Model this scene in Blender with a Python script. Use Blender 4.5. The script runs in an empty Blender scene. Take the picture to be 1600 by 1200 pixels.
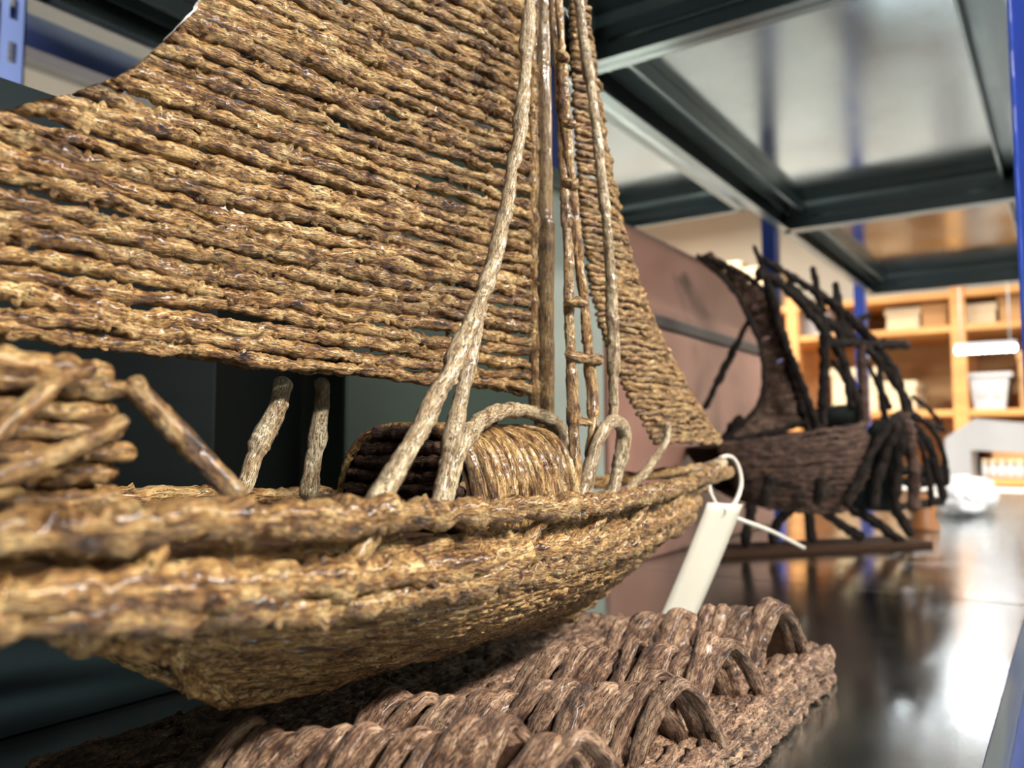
import bpy, bmesh, math
import numpy as np
from mathutils import Vector

scene = bpy.context.scene
COL = scene.collection
R = math.radians

# ------------------------------------------------------------------ camera
F_PX, PITCH, YAW, CAM_H = 1270.0, R(4.05), R(34.5), 0.14
cam_data = bpy.data.cameras.new('camera')
cam = bpy.data.objects.new('camera', cam_data)
COL.objects.link(cam)
cam.location = (0, 0, CAM_H)
cam.rotation_euler = (R(90) + PITCH, 0, YAW)
cam_data.sensor_width = 36.0
cam_data.lens = F_PX / 1600 * 36.0
cam_data.clip_start = 0.01
cam_data.dof.use_dof = True
cam_data.dof.focus_distance = 0.32
cam_data.dof.aperture_fstop = 10.0
cam_data.dof.aperture_blades = 0
scene.camera = cam

# ------------------------------------------------------------------ world, exposure
world = bpy.data.worlds.new('world')
scene.world = world
world.use_nodes = True
world.node_tree.nodes['Background'].inputs[0].default_value = (0.5, 0.6, 0.7, 1)
world.node_tree.nodes['Background'].inputs[1].default_value = 0.15
vs = scene.view_settings
vs.view_transform = 'Standard'
vs.look = 'None'
vs.gamma = 1.0
vs.use_curve_mapping = False
vs.exposure = 0.75

# ------------------------------------------------------------------ ceiling lamps (light of the fixtures built further down)
LAMPS = [  # x, y, z, length, along, watts, colour
    (1.25, 0.10, 1.26, 1.2, 'Y', 92, (1.0, 0.96, 0.90)),
    (1.15, 1.70, 1.46, 1.2, 'Y', 40, (1.0, 0.96, 0.90)),
    (1.15, 3.00, 1.46, 1.2, 'Y', 48, (1.0, 0.88, 0.72)),
    (-1.75, 1.4, 1.46, 1.2, 'Y', 65, (1.0, 0.95, 0.88)),
    (-1.75, 3.2, 1.46, 1.2, 'Y', 66, (1.0, 0.90, 0.76)),
    (-0.515, 3.40, 0.80, 0.10, 'X', 1.1, (0.95, 0.97, 1.0)),
    (-0.315, 3.40, 0.80, 0.19, 'X', 1.6, (0.95, 0.97, 1.0)),
]
for lx, ly, lz, ll, la, lw, lc in LAMPS:
    ld = bpy.data.lights.new('lamp_light', 'AREA')
    ld.shape = 'RECTANGLE'
    ld.size, ld.size_y = (ll, 0.09) if la == 'X' else (0.09, ll)
    ld.energy = lw
    ld.color = lc
    lo = bpy.data.objects.new('lamp_light', ld)
    lo.location = (lx, ly, lz - 0.031)
    COL.objects.link(lo)

# ------------------------------------------------------------------ pixel helper (1600x1200 frame -> a point on a world plane)
def ray(x, y):
    a, u = (x - 800) / F_PX, (600 - y) / F_PX
    fh = math.cos(PITCH) - u * math.sin(PITCH)
    vz = math.sin(PITCH) + u * math.cos(PITCH)
    return np.array([a * math.cos(YAW) - fh * math.sin(YAW), fh * math.cos(YAW) + a * math.sin(YAW), vz])

def at(x, y, X=None, Y=None, Z=None):
    d = ray(x, y)
    if X is not None: t = X / d[0]
    elif Y is not None: t = Y / d[1]
    else: t = (Z - CAM_H) / d[2]
    return np.array([0, 0, CAM_H]) + d * t

# ------------------------------------------------------------------ materials
def new_mat(name):
    m = bpy.data.materials.new(name)
    m.use_nodes = True
    nt = m.node_tree
    return m, nt, nt.nodes['Principled BSDF']

def node(nt, kind, **kw):
    n = nt.nodes.new(kind)
    for k, v in kw.items():
        if k in n.inputs: n.inputs[k].default_value = v
        else: setattr(n, k, v)
    return n

def ramp(nt, stops):
    n = nt.nodes.new('ShaderNodeValToRGB')
    e = n.color_ramp.elements
    while len(e) < len(stops): e.new(0.5)
    for k, (p, c) in enumerate(stops):
        e[k].position = p
        e[k].color = (*c, 1)
    return n

def clove_mat(name, dark, mid, tan, pale, rough=0.42, coat=0.22, shift=0.0, spec=0.5):
    m, nt, b = new_mat(name)
    L = nt.links.new
    uv = node(nt, 'ShaderNodeUVMap')
    info = node(nt, 'ShaderNodeObjectInfo')
    geo = node(nt, 'ShaderNodeTexCoord')
    # offset every strand's pattern so no two are alike
    mul = node(nt, 'ShaderNodeVectorMath', operation='SCALE'); mul.inputs[0].default_value = (517, 91, 33)
    L(info.outputs['Random'], mul.inputs['Scale'])
    add = node(nt, 'ShaderNodeVectorMath', operation='ADD')
    L(uv.outputs[0], add.inputs[0]); L(mul.outputs[0], add.inputs[1])
    mp = node(nt, 'ShaderNodeMapping'); mp.inputs['Scale'].default_value = (0.17, 0.95, 1)
    L(add.outputs[0], mp.inputs[0])
    fib = node(nt, 'ShaderNodeTexNoise', Scale=1.0, Detail=5.0, Roughness=0.68, Distortion=0.9)
    L(mp.outputs[0], fib.inputs[0])
    mp2 = node(nt, 'ShaderNodeMapping'); mp2.inputs['Scale'].default_value = (0.085, 0.10, 1)
    L(add.outputs[0], mp2.inputs[0])
    pat = node(nt, 'ShaderNodeTexNoise', Scale=1.0, Detail=3.0, Roughness=0.6)
    L(mp2.outputs[0], pat.inputs[0])
    mix = node(nt, 'ShaderNodeMath', operation='MULTIPLY_ADD')
    L(pat.outputs[0], mix.inputs[0]); mix.inputs[1].default_value = 0.55
    m3 = node(nt, 'ShaderNodeMath', operation='MULTIPLY_ADD')
    L(fib.outputs[0], m3.inputs[0]); m3.inputs[1].default_value = 0.75; m3.inputs[2].default_value = -0.15 + shift
    L(m3.outputs[0], mix.inputs[2])
    cr = ramp(nt, [(0.345, dark), (0.43, mid), (0.515, tan), (0.63, pale)])
    L(mix.outputs[0], cr.inputs[0])
    # thin dark cracks between the fibres
    mpc = node(nt, 'ShaderNodeMapping'); mpc.inputs['Scale'].default_value = (0.13, 0.62, 1); mpc.inputs['Location'].default_value = (31, 17, 0)
    L(add.outputs[0], mpc.inputs[0])
    crk = node(nt, 'ShaderNodeTexNoise', Scale=1.0, Detail=3.0, Roughness=0.55, Distortion=1.6)
    L(mpc.outputs[0], crk.inputs[0])
    ck1 = node(nt, 'ShaderNodeMath', operation='SUBTRACT'); L(crk.outputs[0], ck1.inputs[0]); ck1.inputs[1].default_value = 0.5
    ck2 = node(nt, 'ShaderNodeMath', operation='ABSOLUTE'); L(ck1.outputs[0], ck2.inputs[0])
    ck3 = node(nt, 'ShaderNodeMapRange'); L(ck2.outputs[0], ck3.inputs[0]); ck3.inputs[1].default_value = 0.006; ck3.inputs[2].default_value = 0.035
    ck3.inputs[3].default_value = 0.0; ck3.inputs[4].default_value = 1.0
    cmx = node(nt, 'ShaderNodeMix', data_type='RGBA'); L(ck3.outputs[0], cmx.inputs[0])
    cmx.inputs[6].default_value = (*dark, 1); L(cr.outputs[0], cmx.inputs[7])
    hs = node(nt, 'ShaderNodeHueSaturation')
    mr = node(nt, 'ShaderNodeMapRange'); mr.inputs[3].default_value = 0.8; mr.inputs[4].default_value = 1.15
    L(info.outputs['Random'], mr.inputs[0]); L(mr.outputs[0], hs.inputs['Value'])
    L(cmx.outputs[2], hs.inputs['Color'])
    L(hs.outputs[0], b.inputs['Base Color'])
    b.inputs['Roughness'].default_value = rough
    b.inputs['Coat Weight'].default_value = coat
    b.inputs['Specular IOR Level'].default_value = spec
    b.inputs['Coat Roughness'].default_value = 0.14
    mp3 = node(nt, 'ShaderNodeMapping'); mp3.inputs['Scale'].default_value = (0.45, 1.9, 1)
    L(add.outputs[0], mp3.inputs[0])
    fine = node(nt, 'ShaderNodeTexNoise', Scale=1.0, Detail=4.0, Roughness=0.7, Distortion=1.2)
    L(mp3.outputs[0], fine.inputs[0])
    bp = node(nt, 'ShaderNodeBump', Strength=1.0, Distance=0.0022)
    L(fine.outputs[0], bp.inputs['Height'])
    bp3 = node(nt, 'ShaderNodeBump', Strength=0.8, Distance=0.0009)
    L(ck3.outputs[0], bp3.inputs['Height']); L(bp3.outputs[0], bp.inputs['Normal'])
    bp2 = node(nt, 'ShaderNodeBump', Strength=1.0, Distance=0.0036)
    L(fib.outputs[0], bp2.inputs['Height']); L(bp.outputs[0], bp2.inputs['Normal'])
    L(bp2.outputs[0], b.inputs['Normal'])
    return m

def flat_mat(name, col, rough=0.5, metal=0.0, noise=0.0, nscale=8.0, bump=0.0, stretch=(1, 1, 1), spec=0.5, emit=0.0, trans=0.0, alpha=1.0, col2=None):
    m, nt, b = new_mat(name)
    L = nt.links.new
    b.inputs['Roughness'].default_value = rough
    b.inputs['Metallic'].default_value = metal
    b.inputs['Specular IOR Level'].default_value = spec
    b.inputs['Transmission Weight'].default_value = trans
    b.inputs['Alpha'].default_value = alpha
    tc = node(nt, 'ShaderNodeTexCoord')
    mp = node(nt, 'ShaderNodeMapping'); mp.inputs['Scale'].default_value = stretch
    L(tc.outputs['Object'], mp.inputs[0])
    n = node(nt, 'ShaderNodeTexNoise', Scale=nscale, Detail=5.0, Roughness=0.6)
    L(mp.outputs[0], n.inputs[0])
    c2 = col2 or tuple(c * (1 - noise) for c in col)
    cr = ramp(nt, [(0.3, c2), (0.7, col)])
    L(n.outputs[0], cr.inputs[0]); L(cr.outputs[0], b.inputs['Base Color'])
    if emit:
        b.inputs['Emission Color'].default_value = (*col, 1)
        b.inputs['Emission Strength'].default_value = emit
    if bump:
        bp = node(nt, 'ShaderNodeBump', Strength=0.5, Distance=bump)
        L(n.outputs[0], bp.inputs['Height']); L(bp.outputs[0], b.inputs['Normal'])
    return m

def steel_mat(name, col, r0, r1):
    m, nt, b = new_mat(name)
    L = nt.links.new
    tc = node(nt, 'ShaderNodeTexCoord')
    n = node(nt, 'ShaderNodeTexNoise', Scale=9.0, Detail=4.0, Roughness=0.55)
    L(tc.outputs['Object'], n.inputs[0])
    mr = node(nt, 'ShaderNodeMapRange'); mr.inputs[1].default_value = 0.3; mr.inputs[2].default_value = 0.7
    mr.inputs[3].default_value = r0; mr.inputs[4].default_value = r1
    L(n.outputs[0], mr.inputs[0]); L(mr.outputs[0], b.inputs['Roughness'])
    sp = node(nt, 'ShaderNodeTexNoise', Scale=900.0, Detail=2.0)
    L(tc.outputs['Object'], sp.inputs[0])
    cr = ramp(nt, [(0.3, tuple(c * 0.72 for c in col)), (0.7, col)])
    L(sp.outputs[0], cr.inputs[0]); L(cr.outputs[0], b.inputs['Base Color'])
    b.inputs['Metallic'].default_value = 1.0
    bp = node(nt, 'ShaderNodeBump', Strength=0.06, Distance=0.0006)
    L(sp.outputs[0], bp.inputs['Height'])
    wv = node(nt, 'ShaderNodeTexNoise', Scale=3.0, Detail=1.0)
    L(tc.outputs['Object'], wv.inputs[0])
    bp2 = node(nt, 'ShaderNodeBump', Strength=0.12, Distance=0.01)
    L(wv.outputs[0], bp2.inputs['Height']); L(bp.outputs[0], bp2.inputs['Normal'])
    L(bp2.outputs[0], b.inputs['Normal'])
    return m

M = {
    'clove': clove_mat('varnished_clove', (0.016, 0.006, 0.003), (0.21, 0.080, 0.019), (0.55, 0.295, 0.090), (0.86, 0.60, 0.27)),
    'clove_pale': clove_mat('pale_clove_stem', (0.10, 0.06, 0.03), (0.34, 0.21, 0.10), (0.60, 0.44, 0.25), (0.78, 0.66, 0.44), shift=0.01),
    'clove_brown': clove_mat('unvarnished_clove', (0.022, 0.009, 0.005), (0.13, 0.056, 0.028), (0.36, 0.195, 0.108), (0.64, 0.42, 0.26), rough=0.55, coat=0.1),
    'clove_dark': clove_mat('dark_and_shaded_clove', (0.008, 0.004, 0.003), (0.040, 0.018, 0.011), (0.115, 0.056, 0.036), (0.23, 0.125, 0.08), rough=0.6, coat=0.0, spec=0.3),
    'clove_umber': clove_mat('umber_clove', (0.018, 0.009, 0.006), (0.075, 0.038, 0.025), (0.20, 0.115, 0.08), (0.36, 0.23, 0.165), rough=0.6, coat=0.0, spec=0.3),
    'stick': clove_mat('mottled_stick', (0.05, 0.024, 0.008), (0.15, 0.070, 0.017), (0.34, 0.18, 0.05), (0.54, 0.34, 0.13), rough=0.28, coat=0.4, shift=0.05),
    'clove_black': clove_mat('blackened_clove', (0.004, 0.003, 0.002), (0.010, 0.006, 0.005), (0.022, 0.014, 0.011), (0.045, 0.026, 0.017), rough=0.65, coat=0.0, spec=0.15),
    'core': flat_mat('dark_clove_backing', (0.030, 0.014, 0.007), 0.9, noise=0.5, nscale=300, bump=0.001, spec=0.1),
    'steel': steel_mat('shelf_steel', (0.40, 0.445, 0.445), 0.12, 0.21),  # slight teal in the base colour stands in for teal shadows
    'steel_edge': steel_mat('folded_steel_edge', (0.30, 0.36, 0.36), 0.28, 0.4),  # same teal shadow tint in the base colour
    'blue': flat_mat('blue_enamel', (0.022, 0.055, 0.30), 0.35, noise=0.15, nscale=12),
    'blue_lit': flat_mat('lit_blue_enamel', (0.26, 0.36, 0.78), 0.4, noise=0.1, nscale=12),  # blue enamel made paler to carry the light on the rear posts
    'navy': flat_mat('navy_enamel', (0.012, 0.025, 0.11), 0.35, noise=0.2, nscale=12),
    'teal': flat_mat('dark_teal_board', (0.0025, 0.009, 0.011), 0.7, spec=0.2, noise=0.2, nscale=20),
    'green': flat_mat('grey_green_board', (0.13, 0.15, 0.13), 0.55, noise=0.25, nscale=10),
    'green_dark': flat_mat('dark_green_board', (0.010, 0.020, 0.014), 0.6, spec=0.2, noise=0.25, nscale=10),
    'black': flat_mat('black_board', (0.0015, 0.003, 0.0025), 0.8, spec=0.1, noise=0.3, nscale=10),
    'leather': flat_mat('red_brown_leather', (0.21, 0.112, 0.086), 0.30, nscale=7, bump=0.0004, col2=(0.135, 0.066, 0.048)),
    'leather_dark': flat_mat('dark_leather_strap', (0.015, 0.011, 0.010), 0.5, noise=0.3),
    'tag': flat_mat('cream_card', (0.43, 0.40, 0.33), 0.75, noise=0.06, nscale=40),
    'string': flat_mat('white_string', (0.48, 0.44, 0.38), 0.85, noise=0.25, nscale=900, bump=0.0004),
    'wood': flat_mat('orange_pine', (0.62, 0.31, 0.095), 0.5, nscale=5, stretch=(1, 1, 9), col2=(0.46, 0.20, 0.055)),
    'wood_back': flat_mat('pine_backboard', (0.60, 0.36, 0.16), 0.6, nscale=4, stretch=(1, 1, 6), col2=(0.48, 0.26, 0.10)),
    'cream': flat_mat('cream_cardboard', (0.66, 0.54, 0.36), 0.8, noise=0.12, nscale=6),
    'card': flat_mat('brown_cardboard', (0.48, 0.27, 0.11), 0.8, noise=0.2, nscale=6),
    'white': flat_mat('white_plastic', (0.46, 0.45, 0.45), 0.45, noise=0.05),
    'pale': flat_mat('pale_reflector', (0.66, 0.67, 0.66), 0.5, noise=0.04),
    'grey': flat_mat('grey_plastic', (0.42, 0.42, 0.41), 0.45, noise=0.1),
    'wrap': flat_mat('milky_plastic_wrap', (0.80, 0.80, 0.82), 0.25, noise=0.05, trans=0.35),
    'amber': flat_mat('amber_wood', (0.22, 0.085, 0.025), 0.4, noise=0.3),
    'wall': flat_mat('painted_wall', (0.74, 0.69, 0.60), 0.85, noise=0.04, nscale=3),
    'wall_far': flat_mat('beige_wall', (0.46, 0.42, 0.36), 0.85, noise=0.04, nscale=3),
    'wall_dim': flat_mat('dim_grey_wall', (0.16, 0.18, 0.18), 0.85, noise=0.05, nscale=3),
    'ceiling': flat_mat('ceiling_paint', (0.30, 0.31, 0.31), 0.9, noise=0.04, nscale=3),
    'floor': flat_mat('grey_floor', (0.16, 0.17, 0.165), 0.45, noise=0.15, nscale=3),
    'lamp_body': flat_mat('lamp_housing', (0.35, 0.35, 0.35), 0.4),
    'lamp_glow': flat_mat('lamp_diffuser', (1.0, 0.96, 0.88), 0.4, emit=14.0),
    'lamp_cold': flat_mat('cold_lamp_diffuser', (0.96, 0.98, 1.0), 0.4, emit=5.5),
}

# ------------------------------------------------------------------ mesh helpers
def link(name, me, mat, parent=None):
    o = bpy.data.objects.new(name, me)
    if mat is not None and not me.materials: me.materials.append(M[mat])
    COL.objects.link(o)
    if parent is not None: o.parent = parent
    return o

def thing(name, label, cat, group=None, loc=(0, 0, 0)):
    o = bpy.data.objects.new(name, None)
    o.empty_display_size = 0.05
    o.location = loc
    COL.objects.link(o)
    return tag(o, label, cat, group)

def tag(o, label, cat, group=None):
    o['label'] = label
    o['category'] = cat
    if group: o['group'] = group
    return o

def struct(o):
    o['kind'] = 'structure'
    return o

def mesh_np(name, V, Q, smooth=True, UV=None, tris=None):
    """V (n,3), Q (m,4), optional tris (k,3)"""
    me = bpy.data.meshes.new(name)
    V = np.asarray(V, np.float32)
    Q = np.asarray(Q, np.int32).reshape(-1, 4)
    T = np.asarray(tris if tris is not None else [], np.int32).reshape(-1, 3)
    me.vertices.add(len(V)); me.vertices.foreach_set('co', V.ravel())
    nl = Q.size + T.size
    me.loops.add(nl)
    me.loops.foreach_set('vertex_index', np.concatenate([Q.ravel(), T.ravel()]))
    me.polygons.add(len(Q) + len(T))
    st = np.concatenate([np.arange(len(Q)) * 4, Q.size + np.arange(len(T)) * 3]).astype(np.int32)
    me.polygons.foreach_set('loop_start', st)
    if UV is not None:
        lay = me.uv_layers.new(name='UVMap')
        lay.data.foreach_set('uv', np.asarray(UV, np.float32).ravel())
    me.update(calc_edges=True)
    if smooth: me.polygons.foreach_set('use_smooth', np.ones(len(Q) + len(T), bool))
    me.validate()
    return me

def catmull(P, n_per=10):
    P = np.asarray(P, float)
    if len(P) < 3: return P
    Q = np.vstack([2 * P[0] - P[1], P, 2 * P[-1] - P[-2]])
    out = []
    for i in range(1, len(Q) - 2):
        p0, p1, p2, p3 = Q[i - 1], Q[i], Q[i + 1], Q[i + 2]
        t = np.linspace(0, 1, n_per, endpoint=False)[:, None]
        out.append(0.5 * (2 * p1 + (p2 - p0) * t + (2 * p0 - 5 * p1 + 4 * p2 - p3) * t ** 2 + (3 * p1 - p0 - 3 * p2 + p3) * t ** 3))
    out.append(P[-1:])
    return np.vstack(out)

def resample(P, ds):
    seg = np.linalg.norm(np.diff(P, axis=0), axis=1)
    s = np.concatenate([[0], np.cumsum(seg)])
    n = max(4, int(s[-1] / ds) + 1)
    q = np.linspace(0, s[-1], n)
    return np.stack([np.interp(q, s, P[:, k]) for k in range(3)], 1), q

def lat(rng, A, B, nb):
    """smooth lattice noise, A free axis (cells), B in [0,1) periodic with nb cells"""
    a0 = A.min()
    na = int(A.max() - a0) + 3
    g = rng.uniform(-1, 1, (na, nb))
    a = A - a0
    i = np.floor(a).astype(int); fa = a - i; fa = fa * fa * (3 - 2 * fa)
    b = (B % 1.0) * nb
    j = np.floor(b).astype(int) % nb; fb = b - np.floor(b); fb = fb * fb * (3 - 2 * fb)
    j1 = (j + 1) % nb
    return (g[i, j] * (1 - fa) + g[i + 1, j] * fa) * (1 - fb) + (g[i, j1] * (1 - fa) + g[i + 1, j1] * fa) * fb

SEED = [100]
def strand_mesh(P, rad, ref=(0, 0, 1), ds=0.0007, sides=14, clove=0.0115, amp=1.0, knots=1.0, jitter=0.12, taper=None, squash=None, sl=1.3):
    """a string of cloves laid end to end: bumpy, fibrous tube along the polyline P"""
    SEED[0] += 1
    rng = np.random.default_rng(SEED[0])
    C, s = resample(np.asarray(P, float), ds)
    n = len(C)
    T = np.gradient(C, axis=0); T /= np.linalg.norm(T, axis=1)[:, None] + 1e-12
    ref = np.asarray(ref, float)
    N = np.cross(T, ref); N /= np.linalg.norm(N, axis=1)[:, None] + 1e-9
    B = np.cross(N, T)
    # centre line wander
    for ax in (N, B):
        w = lat(rng, s / (clove * 0.8) + rng.uniform(0, 9), np.zeros(n), 1) * jitter * rad + lat(rng, s / (clove * 3), np.zeros(n), 1) * jitter * rad
        C = C + ax * w[:, None]
    # clove profile along s
    prof = np.ones(n); knot = np.zeros(n); tw = np.zeros(n)
    p = -rng.uniform(0, clove)
    while p < s[-1]:
        L = clove * rng.uniform(0.75, 1.3)
        u = (s - p) / L
        m = (u >= 0) & (u < 1)
        um = u[m]
        big = rng.uniform(0.85, 1.15)
        stem = 0.93 + 0.08 * um
        calyx = 0.13 * np.exp(-((um - 0.72) / 0.10) ** 2)
        bud = 0.06 * np.exp(-((um - 0.88) / 0.07) ** 2)
        neck = -0.10 * np.exp(-((um - 0.01) / 0.06) ** 2) - 0.08 * np.exp(-((um - 0.99) / 0.04) ** 2)
        prof[m] = (stem + knots * (calyx + bud + neck)) * big
        knot[m] = np.exp(-((um - 0.74) / 0.13) ** 2)
        tw[m] = rng.uniform(0, 6.28)
        p += L
    k = max(1, int(0.0006 / ds))
    ker = np.ones(2 * k + 1) / (2 * k + 1)
    prof = np.convolve(np.pad(prof, k, mode='edge'), ker, 'valid')
    th = np.arange(sides) / sides
    S, TH = np.meshgrid(s, th, indexing='ij')
    twist = np.cumsum(lat(rng, s / (clove * 1.5), np.zeros(n), 1)) * ds * 26 / 6.28
    THt = TH + twist[:, None]
    S0 = S; S = S / sl
    f0 = lat(rng, S / 0.0060, TH, 3)
    f1 = lat(rng, S / 0.0075 + 0.5 * lat(rng, S / 0.004, TH, 4), THt + 0.05 * f0, 6)
    f2 = lat(rng, S / 0.0070 + 0.6 * f1, THt + 0.07 * f1 + 0.04 * f0, 8)
    groove = -np.clip(1 - np.abs(f2) / 0.20, 0, 1)
    f3 = lat(rng, S / 0.0012, TH, 10)
    S = S0
    lobe = np.cos(2 * (THt * 6.283)) * 0.09 + knot[:, None] * np.cos(4 * TH * 6.283 + tw[:, None]) * 0.06
    # clove heads pressed into the string: small round bumps and dents
    bump = np.zeros_like(S)
    for _ in range(int(s[-1] / 0.008)):
        sb_, tb2 = rng.uniform(0, s[-1]), rng.uniform(0, 1)
        i0, i1 = np.searchsorted(s, [sb_ - 0.004, sb_ + 0.004])
        if i1 <= i0: continue
        dth = ((TH[i0:i1] - tb2 + 0.5) % 1.0 - 0.5) * 2 * np.pi * rad
        d2 = ((S[i0:i1] - sb_) ** 2 + dth ** 2) / 0.0013 ** 2
        bump[i0:i1] += knots * (0.34 * np.exp(-d2 ** 2) - 0.22 * np.exp(-((np.sqrt(d2) - 1.35) / 0.35) ** 2))
    r = rad * (prof[:, None] + amp * (lobe + 0.14 * f0 + 0.19 * f1 + 0.27 * groove + 0.08 * f3 + bump))
    if taper is not None:
        r = r * np.interp(s / s[-1], *taper)[:, None]
    r = np.clip(r, rad * 0.3, rad * 1.75)
    # round off both ends
    e = np.minimum(s, s[-1] - s) / (rad * 0.8)
    r = r * np.sqrt(np.clip(1 - (1 - np.clip(e, 0, 1)) ** 2, 0.12, 1))[:, None]
    sq = squash or (1, 1)
    cx, sx = np.cos(TH * 2 * np.pi) * sq[0], np.sin(TH * 2 * np.pi) * sq[1]
    V = C[:, None, :] + (r * cx)[:, :, None] * N[:, None, :] + (r * sx)[:, :, None] * B[:, None, :]
    V = V.reshape(-1, 3)
    i = np.arange(n - 1)[:, None] * sides
    j = np.arange(sides)[None, :]
    j1 = (j + 1) % sides
    Q = np.stack([i + j, i + j1, i + sides + j1, i + sides + j], -1).reshape(-1, 4)
    circ = 2 * np.pi * rad * 1000
    u0 = np.broadcast_to(s[:-1, None] * 1000, (n - 1, sides)); u1 = np.broadcast_to(s[1:, None] * 1000, (n - 1, sides))
    v0 = np.broadcast_to(th[None, :] * circ, (n - 1, sides)); v1 = v0 + circ / sides
    UV = np.stack([np.stack([u0, v0], -1), np.stack([u0, v1], -1), np.stack([u1, v1], -1), np.stack([u1, v0], -1)], 2).reshape(-1, 2)
    # end caps as fans
    c0, c1 = len(V), len(V) + 1
    V = np.vstack([V, C[0], C[-1]])
    jj = np.arange(sides); jn = (jj + 1) % sides
    T0 = np.stack([np.full(sides, c0), jn, jj], 1)
    base = (n - 1) * sides
    T1 = np.stack([np.full(sides, c1), base + jj, base + jn], 1)
    tr = np.vstack([T0, T1])
    UVt = np.zeros((len(tr) * 3, 2)); UVt[:, 0] = np.repeat(np.arange(len(tr)), 3) * 0.3; UVt[:, 1] = np.tile([0, 1, 2], len(tr))
    return mesh_np('clove_strand', V, Q, True, np.vstack([UV, UVt]), tr)

def strand(name, P, rad, mat, parent, smooth=True, **kw):
    P = catmull(P, 12) if smooth and len(P) > 2 else np.asarray(P, float)
    return link(name, strand_mesh(P, rad, **kw), mat, parent)

def tube(name, P, rad, mat, parent=None, sides=10, smooth=True, caps=True, taper=None, ds=0.004, wob=0.0):
    """plain round stick, string or pipe"""
    P = catmull(P, 10) if smooth and len(P) > 2 else np.asarray(P, float)
    C, s = resample(P, ds)
    T = np.gradient(C, axis=0); T /= np.linalg.norm(T, axis=1)[:, None] + 1e-12
    # parallel transport
    ref = np.array([0.31, 0.22, 0.92]) if abs(T[0][2]) < 0.9 else np.array([1.0, 0.2, 0])
    Ns = []
    nvec = np.cross(T[0], ref); nvec /= np.linalg.norm(nvec)
    for t in T:
        nvec = nvec - t * np.dot(nvec, t); nvec /= np.linalg.norm(nvec); Ns.append(nvec)
    N = np.array(Ns); B = np.cross(T, N)
    th = np.arange(sides) / sides * 2 * np.pi
    r = np.full(len(C), rad)
    if taper is not None: r = r * np.interp(s / s[-1], *taper)
    if wob:
        SEED[0] += 1
        rng = np.random.default_rng(SEED[0])
        r = r * (1 + wob * lat(rng, s / (rad * 3), np.zeros(len(s)), 1))
    V = C[:, None] + r[:, None, None] * (np.cos(th)[None, :, None] * N[:, None] + np.sin(th)[None, :, None] * B[:, None])
    V = V.reshape(-1, 3); n = len(C)
    i = np.arange(n - 1)[:, None] * sides; j = np.arange(sides)[None]; j1 = (j + 1) % sides
    Q = np.stack([i + j, i + j1, i + sides + j1, i + sides + j], -1).reshape(-1, 4)
    V = np.vstack([V, C[0], C[-1]])
    jj = np.arange(sides); jn = (jj + 1) % sides
    tr = np.vstack([np.stack([np.full(sides, len(V) - 2), jn, jj], 1), np.stack([np.full(sides, len(V) - 1), (n - 1) * sides + jj, (n - 1) * sides + jn], 1)])
    return link(name, mesh_np(name, V, Q, True, None, tr), mat, parent)

def add_box(bm, lo, hi):
    xs, ys, zs = zip(lo, hi)
    v = [bm.verts.new((x, y, z)) for z in zs for y in ys for x in xs]
    for f in ((0, 2, 3, 1), (4, 5, 7, 6), (0, 1, 5, 4), (2, 6, 7, 3), (0, 4, 6, 2), (1, 3, 7, 5)):
        bm.faces.new([v[k] for k in f])

def box(name, lo, hi, mat, parent=None, bevel=0.0):
    bm = bmesh.new()
    add_box(bm, lo, hi)
    if bevel: bmesh.ops.bevel(bm, geom=bm.edges[:], offset=bevel, segments=2, profile=0.6, affect='EDGES')
    bmesh.ops.recalc_face_normals(bm, faces=bm.faces[:])
    me = bpy.data.meshes.new(name); bm.to_mesh(me); bm.free()
    return link(name, me, mat, parent)

def extrude_profile(name, pts, axis, a0, a1, mat, parent=None, thick=None):
    """closed 2-D outline (in the two other axes) run from a0 to a1 along axis"""
    bm = bmesh.new()
    def P(p, a):
        return {'X': (a, p[0], p[1]), 'Y': (p[0], a, p[1]), 'Z': (p[0], p[1], a)}[axis]
    A = [bm.verts.new(P(p, a0)) for p in pts]
    Bv = [bm.verts.new(P(p, a1)) for p in pts]
    n = len(pts)
    for i in range(n): bm.faces.new([A[i], A[(i + 1) % n], Bv[(i + 1) % n], Bv[i]])
    bm.faces.new(A); bm.faces.new(Bv[::-1])
    bmesh.ops.triangulate(bm, faces=[f for f in bm.faces if len(f.verts) > 4])
    bmesh.ops.recalc_face_normals(bm, faces=bm.faces[:])
    me = bpy.data.meshes.new(name); bm.to_mesh(me); bm.free()
    return link(name, me, mat, parent)

# ================================================================== THE ROOM
FZ, CZ, X0, X1, Y0, Y1 = -1.25, 1.55, -3.2, 2.0, -2.4, 4.75
struct(box('floor', (X0, Y0, FZ - 0.1), (X1, Y1, FZ), 'floor'))
struct(box('ceiling', (X0, Y0, CZ), (X1, Y1, CZ + 0.1), 'ceiling'))
struct(box('wall_left', (X0 - 0.1, Y0, FZ), (X0, Y1, CZ), 'wall'))
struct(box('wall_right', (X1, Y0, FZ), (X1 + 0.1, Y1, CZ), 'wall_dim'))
struct(box('wall_back', (X0, Y1, FZ), (X1, Y1 + 0.1, CZ), 'wall_far'))
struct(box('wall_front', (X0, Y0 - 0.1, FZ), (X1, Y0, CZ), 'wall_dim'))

# ================================================================== METAL RACKS
H_UP = 0.64
FRAMES = [-0.07, 0.83, 1.73, 2.63]

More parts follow.
